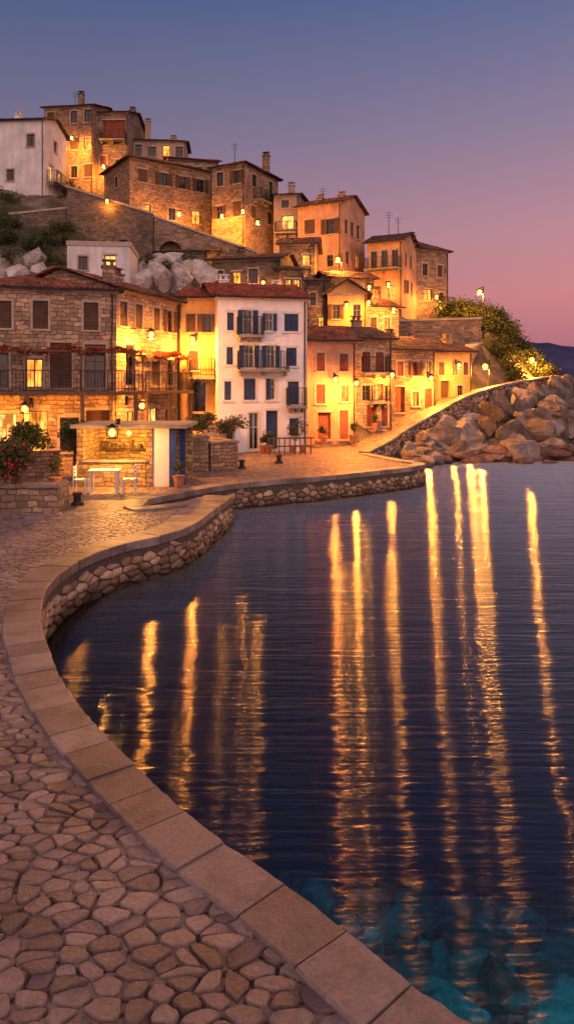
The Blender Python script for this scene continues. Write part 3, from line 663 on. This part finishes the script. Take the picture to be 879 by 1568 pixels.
# flowering bush in stone planter
E=empty('stone_planter'); mb=MB()
mb.box((-8.6,19.1,QZ-.05),(2.5,.1,0),(-.05,1.1,0),(0,0,.72)); mb.build('planter_wall',m_stone('planter_masonry',(.36,.26,.2),.28,.16),E)
mb=MB(); mb.box((-8.65,19.03,QZ+.674),(2.6,.1,0),(-.05,.25,0),(0,0,.07)); mb.box((-6.3,19.37,QZ+.674),(.16,.01,0),(-.04,.9,0),(0,0,.07)); mb.build('planter_coping',kerbM,E)
mb=MB(); clump(mb,(-7.35,19.6,QZ+1.35),(.9,.55,.8),2800,.11,.16); clump(mb,(-8.5,19.8,QZ+1.1),(.8,.5,.7),1400,.11,.06); 
mb.build('oleander_leaves',leafR,E)
mb=MB()
for k in range(8): mb.tube((-7.4+U(-.15,.15),19.6,QZ+.6),(-7.4+U(-.6,.6),19.6+U(-.3,.3),QZ+1.5),.03,.012,5)
mb.build('stems',woodD,E)
def small_tree(name,x,y,h,r,n=1800,leaf=leafG,ls=.13,z=QZ):
    E=empty(name); mb=MB(); mb.tube((x,y,z-.05),(x+.05,y,z+h*.5),.07,.05,7)
    for k in range(6):
        a=U(0,6.28); mb.tube((x+.05,y,z+h*.45),(x+math.cos(a)*r*.6,y+math.sin(a)*r*.6,z+h*U(.65,.85)),.04,.012,5)
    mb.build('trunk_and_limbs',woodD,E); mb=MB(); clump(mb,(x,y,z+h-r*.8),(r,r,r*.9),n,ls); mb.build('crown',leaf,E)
small_tree('olive_tree',-9.3,25.5,2.3,.95); small_tree('olive_tree',-8.0,27.0,2.2,.8); small_tree('small_tree',-6.9,28.4,1.9,.6)
m_terr=m_simple('terracotta',(.3,.12,.06),.8)
def potted(x,y,z,r=.3,h=.5,n=420,leaf=leafG,ls=.09,fl=0):
    E=empty('potted_plant'); mb=MB(); mb.tube((x,y,z),(x,y,z+.35),.14,.2,12); mb.tube((x,y,z+.352),(x,y,z+.39),.22,.22,12); mb.build('terracotta_pot',m_terr,E)
    mb=MB(); clump(mb,(x,y,z+.45+h*.45),(r,r,h*.6),n,ls,fl); mb.build('leaves',leaf,E)
for (x,y,z,r,h) in [(-.9,36.0,QZ,.35,.8),(.3,36.3,QZ,.5,1.2),(.8,36.4,QZ,.45,1.5),(-2.9,35.2,QZ,.35,.9),(-1.2,36.1,QZ,.25,.5),(2.0,39.2,QZ+.2,.3,.6),(3.6,39.5,QZ+.3,.3,.7),(-3.6,24.0,QZ,.2,.4),(-7.6,23.6,QZ,.3,.7),(5.1,41.6,1.7,.25,.5)]:
    potted(x,y,z,r,h,leaf=random.choice([leafG,leafR]),fl=.06)
# red vine over the terrace
E=empty('terrace_pergola'); mb=MB()
A=V((-13.4,30.2,0));B=V((-7.65,32,0)); e=(B-A).normalized(); n=V((e.y,-e.x,0)); L=(B-A).length
A2=V((-7.6,32.05,0));B2=V((-5.66,37.4,0)); e2=(B2-A2).normalized(); n2_=V((e2.y,-e2.x,0)); L2=(B2-A2).length
deck=MB();ir=MB();vine=MB()
def terr(A,e,n,L,d,z):
    q=A+n*.005; deck.box(V((q.x,q.y,z-.16)),e*L,n*d,V((0,0,.16)))
    a=A+n*(d-.06); rail(ir,a,a+e*L,z+.005,.85,.14)
    k=int(L/1.9)
    for i in range(k+1):
        p=A+e*(.1+(L-.3)*i/k)+n*(d-.2); deck.box(V((p.x,p.y,QZ-.05)),e*.16,n*.16,V((0,0,z-.16-QZ+.045)))
        p=A+e*(.1+(L-.3)*i/k)+n*(d-.3); mb.box(V((p.x,p.y,z+.01)),e*.07,n*.07,V((0,0,1.55)))
        p=A+e*(.1+(L-.3)*i/k)+n*.02; mb.box(V((p.x,p.y,z+1.56)),e*.07,n*(d-.1),V((0,0,.09)))
    p=A+n*(d-.3); mb.box(V((p.x,p.y,z+1.655)),e*L,n*.07,V((0,0,.08)))
    p=A+n*(d*.4); mb.box(V((p.x,p.y,z+1.655)),e*L,n*.06,V((0,0,.06)))
    for i in range(int(L/.4)):
        if R()<.1: continue
        p=A+e*(i*.4+.3)+n*U(d*.3,d); clump(vine,(p.x,p.y,z+1.72+U(-.08,.08)),(.45,.35,.2),230,.1)
terr(A,e,n,L+.9,1.5,4.05); terr(A2+e2*.9,e2,n2_,L2-1.1,1.0,4.05)
mb.build('pergola_beams',woodD,E); deck.build('terrace_deck',woodD,E); ir.build('terrace_railing',iron,E); vine.build('vine_leaves',leafV,E)
def lowwall(name,A,B,D,h,mat,z=QZ):
    E=empty(name);A=V((*A,z-.05));B=V((*B,z-.05));d=B-A;e=d.normalized();n=V((-e.y,e.x,0)); mb=MB(); mb.box(A,d,n*D,V((0,0,h))); mb.build('masonry',mat,E)
    mb=MB(); mb.box(A-e*.05-n*.05+V((0,0,h+.003)),d+e*.1,n*(D+.1),V((0,0,.08))); mb.build('coping',kerbM,E)
lowwall('stone_garden_wall',(-4.2,28.2),(-3.1,28.5),3.5,1.35,stoneB); lowwall('stone_garden_wall',(-3.05,28.8),(-2.0,29.4),3.2,1.1,stoneA)
lowwall('stone_garden_wall',(-12.5,26.3),(-8.6,27.2),.4,.9,stoneA); lowwall('stone_garden_wall',(-14,22.2),(-9.2,22.6),.4,.8,stoneA)
mb=MB(); 
for k in range(9): clump(mb,(U(-4.1,-2.1),U(29,31.5),QZ+1.5+U(0,.5)),(.55,.5,.45),260,.12,.1)
for k in range(6): clump(mb,(U(-12.5,-8.6),U(26.6,27.6),QZ+1.0+U(0,.3)),(.6,.4,.5),260,.12,.03)
mb.build('garden_hedge',leafR)
E=empty('stone_staircase'); mb=MB()
for k in range(9): mb.box((-4.1,33.2+k*.36,QZ-.02),(1.3,.1,0),(0,.36,0),(0,0,.17*(k+1)))
mb.build('steps',kerbM,E); mb=MB(); rail(mb,(-2.75,33.2),(-2.75,36.3),QZ+.4,.95,.2); mb.build('handrail',iron,E)
E=empty('wooden_fence'); mb=MB()
for k in range(9): mb.cbox((-.9+k*.26,35.4+k*.05,QZ-.02),.06,.06,.85)
for z in (.35,.75): mb.box((-.95,35.36,QZ+z),(2.3,.45,0),(0,.03,0),(0,0,.07))
mb.build('posts_and_rails',woodD,E)
# ------------------------------------------------------------ lamps
LP=8.0
LC=(1,.34,.04)
def light(E,x,y,z,p,c=LC,r=.1):
    l=bpy.data.lights.new('lamp_light','POINT'); l.energy=p*LP; l.color=c; l.shadow_soft_size=r
    o=bpy.data.objects.new('lamp_light',l); COL.objects.link(o); o.location=(x,y,z); o.parent=E
def bulb(E,x,y,z,r=.13):
    vs,fs=ICO[2]; mb=MB(); mb.idx([v*r+V((x,y,z)) for v in vs],fs); mb.build('bulb',bulbM,E,True)
def lantern(mb,x,y,z,s=.14):
    for sx in (-1,1):
        for sy in (-1,1): mb.cbox((x+sx*s,y+sy*s,z-.17),.02,.02,.34)
    mb.cbox((x,y,z+.175),s*2.6,s*2.6,.03); mb.tube((x,y,z+.206),(x,y,z+.3),s*1.2,.02,8); mb.cbox((x,y,z-.2),s*2.2,s*2.2,.025)
def wall_lamp(x,y,z,p,back=(0,1),c=LC,off=.55,out=.65):
    E=empty('wall_lantern'); mb=MB(); b=V((*back,0)).normalized(); x-=b.x*out; y-=b.y*out; off+=out
    lantern(mb,x,y,z); mb.tube((x,y,z+.29),V((x,y,z+.32))+b*off,.015,.015,6)
    q=V((x,y,z+.12))+b*off; mb.cbox((q.x,q.y,q.z-.1),.12,.12,.4); mb.build('bracket_and_cage',iron,E); bulb(E,x,y,z); light(E,x,y-.02,z-.26,p,c)
def street_lamp(x,y,zg,z,p,c=LC):
    E=empty('street_lamp'); mb=MB(); mb.tube((x+.3,y,zg),(x+.3,y,zg+.5),.09,.07,10); mb.tube((x+.3,y,zg+.5),(x+.3,y,z+.45),.045,.035,8)
    mb.tube((x+.3,y,z+.42),(x,y,z+.32),.022,.022,6); lantern(mb,x,y,z,.18); mb.build('pole_and_lantern',iron,E); bulb(E,x,y,z,.19); light(E,x,y-.02,z-.32,p,c)
wall_lamp(-6.75,33.0,6.6,240,(-.9,.45)); wall_lamp(-4.75,36.9,6.6,220); 
wall_lamp(-10.6,29.3,3.35,90,out=.2); wall_lamp(-12.6,28.6,2.9,90,out=.2); wall_lamp(-6.6,31.6,3.4,90,(-.9,.45),out=.3); 
wall_lamp(3.75,39.5,4.4,240); wall_lamp(2.6,39.2,4.6,80,c=(1,.2,.03)); wall_lamp(9.0,45.2,4.75,240,out=.3); wall_lamp(6.1,42.0,4.9,80,out=.3)
street_lamp(15.25,57.0,8,11.7,340); wall_lamp(13.1,63.7,12.1,150); street_lamp(19.6,57.6,4.2,6.35,480); street_lamp(13.6,49.4,3.8,5.6,240)
wall_lamp(7.3,50.0,9.5,160); wall_lamp(4.0,49.0,9.7,90); wall_lamp(5.5,49.2,9.9,60)
street_lamp(3.9,55.4,11,14.0,280); wall_lamp(-2.6,59.6,17.7,230,(-.3,1)); wall_lamp(-3.8,60.4,18.8,140,(-.2,1)); wall_lamp(-5.5,61.6,18.7,140,(0,1))
wall_lamp(-9.6,62.8,19.2,220,(-.5,1)); wall_lamp(-12.0,61.8,18.2,200,(-.5,1)); wall_lamp(-21.4,72.2,29,320,(0,1)); wall_lamp(-18.5,73.2,26.5,220)
wall_lamp(-14.2,57,18.9,25,out=.2); wall_lamp(6.0,53.2,11.5,80); wall_lamp(11.2,47.2,5.6,90,out=.3); wall_lamp(-1.6,48.9,11.2,70); wall_lamp(8.3,59.6,12.6,120)
# ------------------------------------------------------------ kiosk
E=empty('waterfront_kiosk'); W=MB()
kx0,kx1,ky=-7.1,-3.5,24.3
W.box((kx0,ky+2.2,QZ-.05),(kx1-kx0,0,0),(0,.2,0),(0,0,2.0)); W.box((kx0,ky,QZ-.05),(.22,0,0),(0,2.19,0),(0,0,2.0)); W.box((-4.75,ky,QZ-.05),(.2,0,0),(0,2.19,0),(0,0,2.0))
W.box((kx0+.23,ky,QZ-.05),(2.1,0,0),(0,.3,0),(0,0,.85)); W.build('walls',m_stone('kiosk_masonry',(.42,.3,.16),.3,.15),E)
W=MB(); W.box((kx0-.15,ky-.25,QZ+1.955),(kx1-kx0+.3,0,0),(0,2.9,0),(0,0,.12)); W.box((kx0+.18,ky-.06,QZ+.803),(2.2,0,0),(0,.42,0),(0,0,.05)); W.build('roof_slab_and_counter',concrete,E)
W=MB(); W.box((-4.54,ky+.05,QZ-.03),(.55,0,0),(0,.06,0),(0,0,1.97)); W.build('white_panel',trimW,E)
W=MB(); W.box((-3.97,ky+.03,QZ-.02),(.22,0,0),(0,.06,0),(0,0,1.9)); W.box((-3.7,ky+.5,QZ-.02),(.2,0,0),(0,.06,0),(0,0,1.9)); W.build('blue_doors',shBl,E)
W=MB(); 
for k in range(6): W.cbox((kx0+.5+k*.3,ky+2.05,QZ+1.1),.12,.12,U(.15,.3))
W.box((kx0+.3,ky+1.95,QZ+1.05),(1.9,0,0),(0,.23,0),(0,0,.03)); W.build('shelf_bottles',woodD,E)
bulb(E,-5.6,ky+1.2,QZ+1.7,.09); light(E,-5.6,ky+1.0,QZ+1.5,20,(1,.46,.08)); 
wall_lamp(-5.7,23.8,2.75,70,(0,1),(1,.4,.07),out=.3)
def table(x,y,yaw=0):
    E=empty('white_table'); mb=MB(); mb.cbox((x,y,QZ+.7),.95,.65,.04,yaw=yaw)
    for sx in (-.4,.4):
        for sy in (-.26,.26): mb.cbox((x+sx*math.cos(yaw)-sy*math.sin(yaw),y+sx*math.sin(yaw)+sy*math.cos(yaw),QZ-.02),.05,.05,.718)
    mb.build('top_and_legs',trimW,E)
def chair(x,y,yaw):
    E=empty('white_chair'); mb=MB(); M=Matrix.Rotation(yaw,3,'Z')
    def b(cx,cy,cz,sx,sy,sz): 
        p=M@V((cx,cy,0)); mb.cbox((x+p.x,y+p.y,QZ-.02+cz),sx,sy,sz,yaw=yaw)
    b(0,0,.43,.42,.42,.035)
    for a in (-.18,.18):
        b(a,-.18,0,.035,.035,.428); b(a,.19,0,.035,.035,.9)
    for z in (.56,.68,.8): b(0,.19,z,.32,.02,.07)
    mb.build('seat_back_and_legs',trimW,E)
table(-5.75,22.7,.1); chair(-6.5,22.7,1.6); chair(-5.0,22.8,-1.5)
for (x,y) in ((-1.86,29.6),(-.35,31.6),(-6.0,20.6)):
    E=empty('mooring_bollard'); mb=MB(); mb.tube((x,y,QZ-.03),(x,y,QZ+.06),.2,.17,14); mb.tube((x,y,QZ+.06),(x,y,QZ+.26),.11,.1,14); mb.tube((x,y,QZ+.26),(x,y,QZ+.34),.17,.12,14); mb.build('iron_body',iron,E)
for (x,y,z,h) in ((8.7,61.5,17.6,1.6),(9.6,62.2,17.4,1.5),(-4.6,63.5,24.4,1.3),(-22.5,76.5,34.4,1.2),(-12.8,66,25.3,1.2),(3.2,64.3,21,1)):
    E=empty('roof_antenna'); mb=MB(); mb.tube((x,y,z-.5),(x,y,z+h),.03,.02,6)
    for k in range(3): mb.box((x-.35+.06*k,y,z+h-.15-.2*k),(.7-.12*k,0,0),(0,.02,0),(0,0,.02))
    mb.build('mast',iron,E)
# ------------------------------------------------------------ sea, seabed, distant coast
N=NT('sea_water')
w1=N.noise(N.coord('Object',(.2,1.5,1)),1.1,2,.5).outputs[0]; w2=N.noise(N.coord('Object',(.24,2.1,1)),4.5,2,.5).outputs[0]
b1=N.bump(w1,.03,1); b2=N.bump(w2,.019,1,b1)
fr=N.n('ShaderNodeFresnel'); fr.inputs['IOR'].default_value=1.38; N.l(b2,fr.inputs['Normal'])
gl=N.n('ShaderNodeBsdfAnisotropic'); gl.distribution='GGX'; gl.inputs['Roughness'].default_value=.2; gl.inputs['Anisotropy'].default_value=.86; gl.inputs['Color'].default_value=(1,1,1,1); N.l(b2,gl.inputs['Normal'])
# wind ripples run along the y axis of the bay: crests lie along x
tg=N.n('ShaderNodeCombineXYZ'); tg.inputs[0].default_value=1; N.l(tg.outputs[0],gl.inputs['Tangent'])
tr=N.n('ShaderNodeBsdfTransparent'); tr.inputs[0].default_value=(.28,.9,.97,1)
mx=N.n('ShaderNodeMixShader'); N.l(fr.outputs[0],mx.inputs[0]); N.l(tr.outputs[0],mx.inputs[1]); N.l(gl.outputs[0],mx.inputs[2]); N.l(mx.outputs[0],N.out.inputs[0])
mb=MB(); mb.face([(-3000,-500,0),(6000,-500,0),(6000,9000,0),(-3000,9000,0)]); mb.build('sea_water',N.mat)
def bz(x,y): return float(np.interp(y+.1*x,[-10,4.5,7,9.5,13,25],[-1.0,-1.25,-1.6,-2.5,-4.8,-8]))
DC=[(0,(.015,.045,.15)),(.35,(.012,.16,.26)),(.7,(.03,.44,.48)),(1,(.09,.72,.68))]  # light absorbed by the water, painted into seabed and stone colours by depth
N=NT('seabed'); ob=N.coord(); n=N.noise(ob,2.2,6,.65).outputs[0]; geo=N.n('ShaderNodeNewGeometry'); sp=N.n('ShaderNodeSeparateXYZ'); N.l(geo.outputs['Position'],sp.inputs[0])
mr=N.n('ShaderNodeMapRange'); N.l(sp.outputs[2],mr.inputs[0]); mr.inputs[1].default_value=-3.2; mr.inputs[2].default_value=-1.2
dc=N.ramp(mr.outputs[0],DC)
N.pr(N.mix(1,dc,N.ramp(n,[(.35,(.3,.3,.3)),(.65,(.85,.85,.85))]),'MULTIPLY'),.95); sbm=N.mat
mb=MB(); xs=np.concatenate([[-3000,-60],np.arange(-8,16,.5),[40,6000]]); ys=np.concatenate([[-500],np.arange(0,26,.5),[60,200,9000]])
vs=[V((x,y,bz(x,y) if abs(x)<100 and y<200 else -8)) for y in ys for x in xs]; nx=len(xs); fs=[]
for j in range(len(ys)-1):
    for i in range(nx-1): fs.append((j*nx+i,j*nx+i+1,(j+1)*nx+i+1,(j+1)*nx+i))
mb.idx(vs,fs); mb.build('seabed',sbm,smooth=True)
mb=MB()
for i in range(1900):
    y=U(3,11); x=U(-.8,6.5)+(5-y)*.1; s_=U(.05,.15)*(1+1.1*(R()<.1)); rock(mb,(x,y,bz(x,y)+s_*.25),(s_*1.3,s_,s_*.75),2,planes=1,fine=1.5)
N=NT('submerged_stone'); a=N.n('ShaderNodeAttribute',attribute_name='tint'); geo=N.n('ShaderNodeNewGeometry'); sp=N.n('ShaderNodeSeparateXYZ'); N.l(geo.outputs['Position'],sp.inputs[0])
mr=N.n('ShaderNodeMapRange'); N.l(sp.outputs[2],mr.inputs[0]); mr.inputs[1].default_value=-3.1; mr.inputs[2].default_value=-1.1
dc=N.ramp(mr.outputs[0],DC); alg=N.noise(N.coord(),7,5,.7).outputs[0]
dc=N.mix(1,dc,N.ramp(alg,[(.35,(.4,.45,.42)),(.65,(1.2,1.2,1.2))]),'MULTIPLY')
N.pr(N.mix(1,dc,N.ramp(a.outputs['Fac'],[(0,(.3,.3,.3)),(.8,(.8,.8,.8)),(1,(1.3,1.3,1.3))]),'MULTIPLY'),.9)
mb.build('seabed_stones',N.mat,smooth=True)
mb=MB(); xs=np.linspace(200,4500,160); vs=[];fs=[]
for j,(yy,k) in enumerate(((1350,0),(1420,.55),(1560,1),(2000,.9))):
    for x in xs:
        hgt=(84+26*noise.noise(V((x*.0016,3,0)))+9*noise.noise(V((x*.008,j,0)))+3*noise.noise(V((x*.03,j,1))))*float(np.interp(x,[200,500,1500,4500],[1,1,.75,.2])); vs.append(V((x,yy+60*noise.noise(V((x*.004,j,5))),-2+hgt*k*1.15)))
for j in range(3):
    for i in range(159): fs.append((j*160+i,j*160+i+1,(j+1)*160+i+1,(j+1)*160+i))
mb.idx(vs,fs); N=NT('distant_hills'); n=N.noise(N.coord(),.012,6).outputs[0]; N.pr(N.ramp(n,[(.35,(.035,.045,.1)),(.65,(.075,.08,.16))]),1,spec=0); mb.build('distant_hills',N.mat,smooth=True)  # atmospheric haze is painted into the hills' bluish base colour
mb=MB(); vs_,fs_=ICO[1]
for i in range(55):
    x=U(430,1100); z=abs(random.gauss(0,1))*12+4; mb.idx([v*U(.7,1.3)+V((x,1330+z*.6,z)) for v in vs_],fs_)
mb.build('distant_town_lights',m_emit('town_light',(1,.6,.25),6,False))
# ------------------------------------------------------------ world, sun, camera
w=bpy.data.worlds.new('World'); S.world=w; w.use_nodes=True; t=w.node_tree; t.nodes.clear()
def wn(k): return t.nodes.new(k)
tc=wn('ShaderNodeTexCoord'); sp=wn('ShaderNodeSeparateXYZ'); t.links.new(tc.outputs['Generated'],sp.inputs[0])
rp=wn('ShaderNodeValToRGB'); stops=[(0,lin(154,98,116)),(.05,lin(176,108,124)),(.12,lin(200,128,134)),(.2,lin(184,134,146)),(.33,lin(138,123,150)),(.47,lin(90,103,146)),(.65,lin(54,74,130)),(1,lin(40,58,112))]
while len(rp.color_ramp.elements)<len(stops): rp.color_ramp.elements.new(.5)
for k,(p,c) in enumerate(stops): rp.color_ramp.elements[k].position=p; rp.color_ramp.elements[k].color=c
t.links.new(sp.outputs[2],rp.inputs[0])
xr=wn('ShaderNodeMapRange'); t.links.new(sp.outputs[0],xr.inputs[0]); xr.inputs[1].default_value=-.45; xr.inputs[2].default_value=.4
xm=wn('ShaderNodeValToRGB'); xm.color_ramp.elements[0].color=(.58,.68,.76,1); xm.color_ramp.elements[1].color=(1.05,1,1,1); t.links.new(xr.outputs[0],xm.inputs[0])
m1=wn('ShaderNodeMix'); m1.data_type='RGBA'; m1.blend_type='MULTIPLY'; m1.inputs[0].default_value=1; t.links.new(rp.outputs[0],m1.inputs[6]); t.links.new(xm.outputs[0],m1.inputs[7])
# afterglow on the side of the sky behind the viewer
yr=wn('ShaderNodeMapRange'); t.links.new(sp.outputs[1],yr.inputs[0]); yr.inputs[1].default_value=.15; yr.inputs[2].default_value=-.8
m2=wn('ShaderNodeMix'); m2.data_type='RGBA'; t.links.new(yr.outputs[0],m2.inputs[0]); t.links.new(m1.outputs[2],m2.inputs[6]); m2.inputs[7].default_value=(1.2,.71,.64,1)
bg=wn('ShaderNodeBackground'); bg.inputs[1].default_value=1.0; t.links.new(m2.outputs[2],bg.inputs[0])
sk=wn('ShaderNodeTexSky'); sk.sky_type='NISHITA'; sk.sun_disc=False; sk.sun_elevation=math.radians(2); sk.sun_rotation=math.radians(160)
bg2=wn('ShaderNodeBackground'); bg2.inputs[1].default_value=.012; t.links.new(sk.outputs[0],bg2.inputs[0])
ad=wn('ShaderNodeAddShader'); t.links.new(bg.outputs[0],ad.inputs[0]); t.links.new(bg2.outputs[0],ad.inputs[1])
wo=wn('ShaderNodeOutputWorld'); t.links.new(ad.outputs[0],wo.inputs[0])
sl=bpy.data.lights.new('sun','SUN'); sl.energy=.55; sl.angle=math.radians(35); sl.color=(1,.68,.58); so=bpy.data.objects.new('sun',sl); COL.objects.link(so)
so.rotation_euler=V((-.45,.7,-.5)).to_track_quat('-Z','Y').to_euler()
cam=bpy.data.cameras.new('camera'); co=bpy.data.objects.new('camera',cam); COL.objects.link(co); co.location=(0,0,4.3); co.rotation_euler=(math.radians(90),0,0)
cam.sensor_fit='VERTICAL'; cam.sensor_height=36; cam.lens=25.26; cam.shift_y=-.1237; cam.clip_end=12000; cam.clip_start=.05; S.camera=co
S.view_settings.view_transform='Standard'; S.view_settings.look='None'; S.view_settings.exposure=0
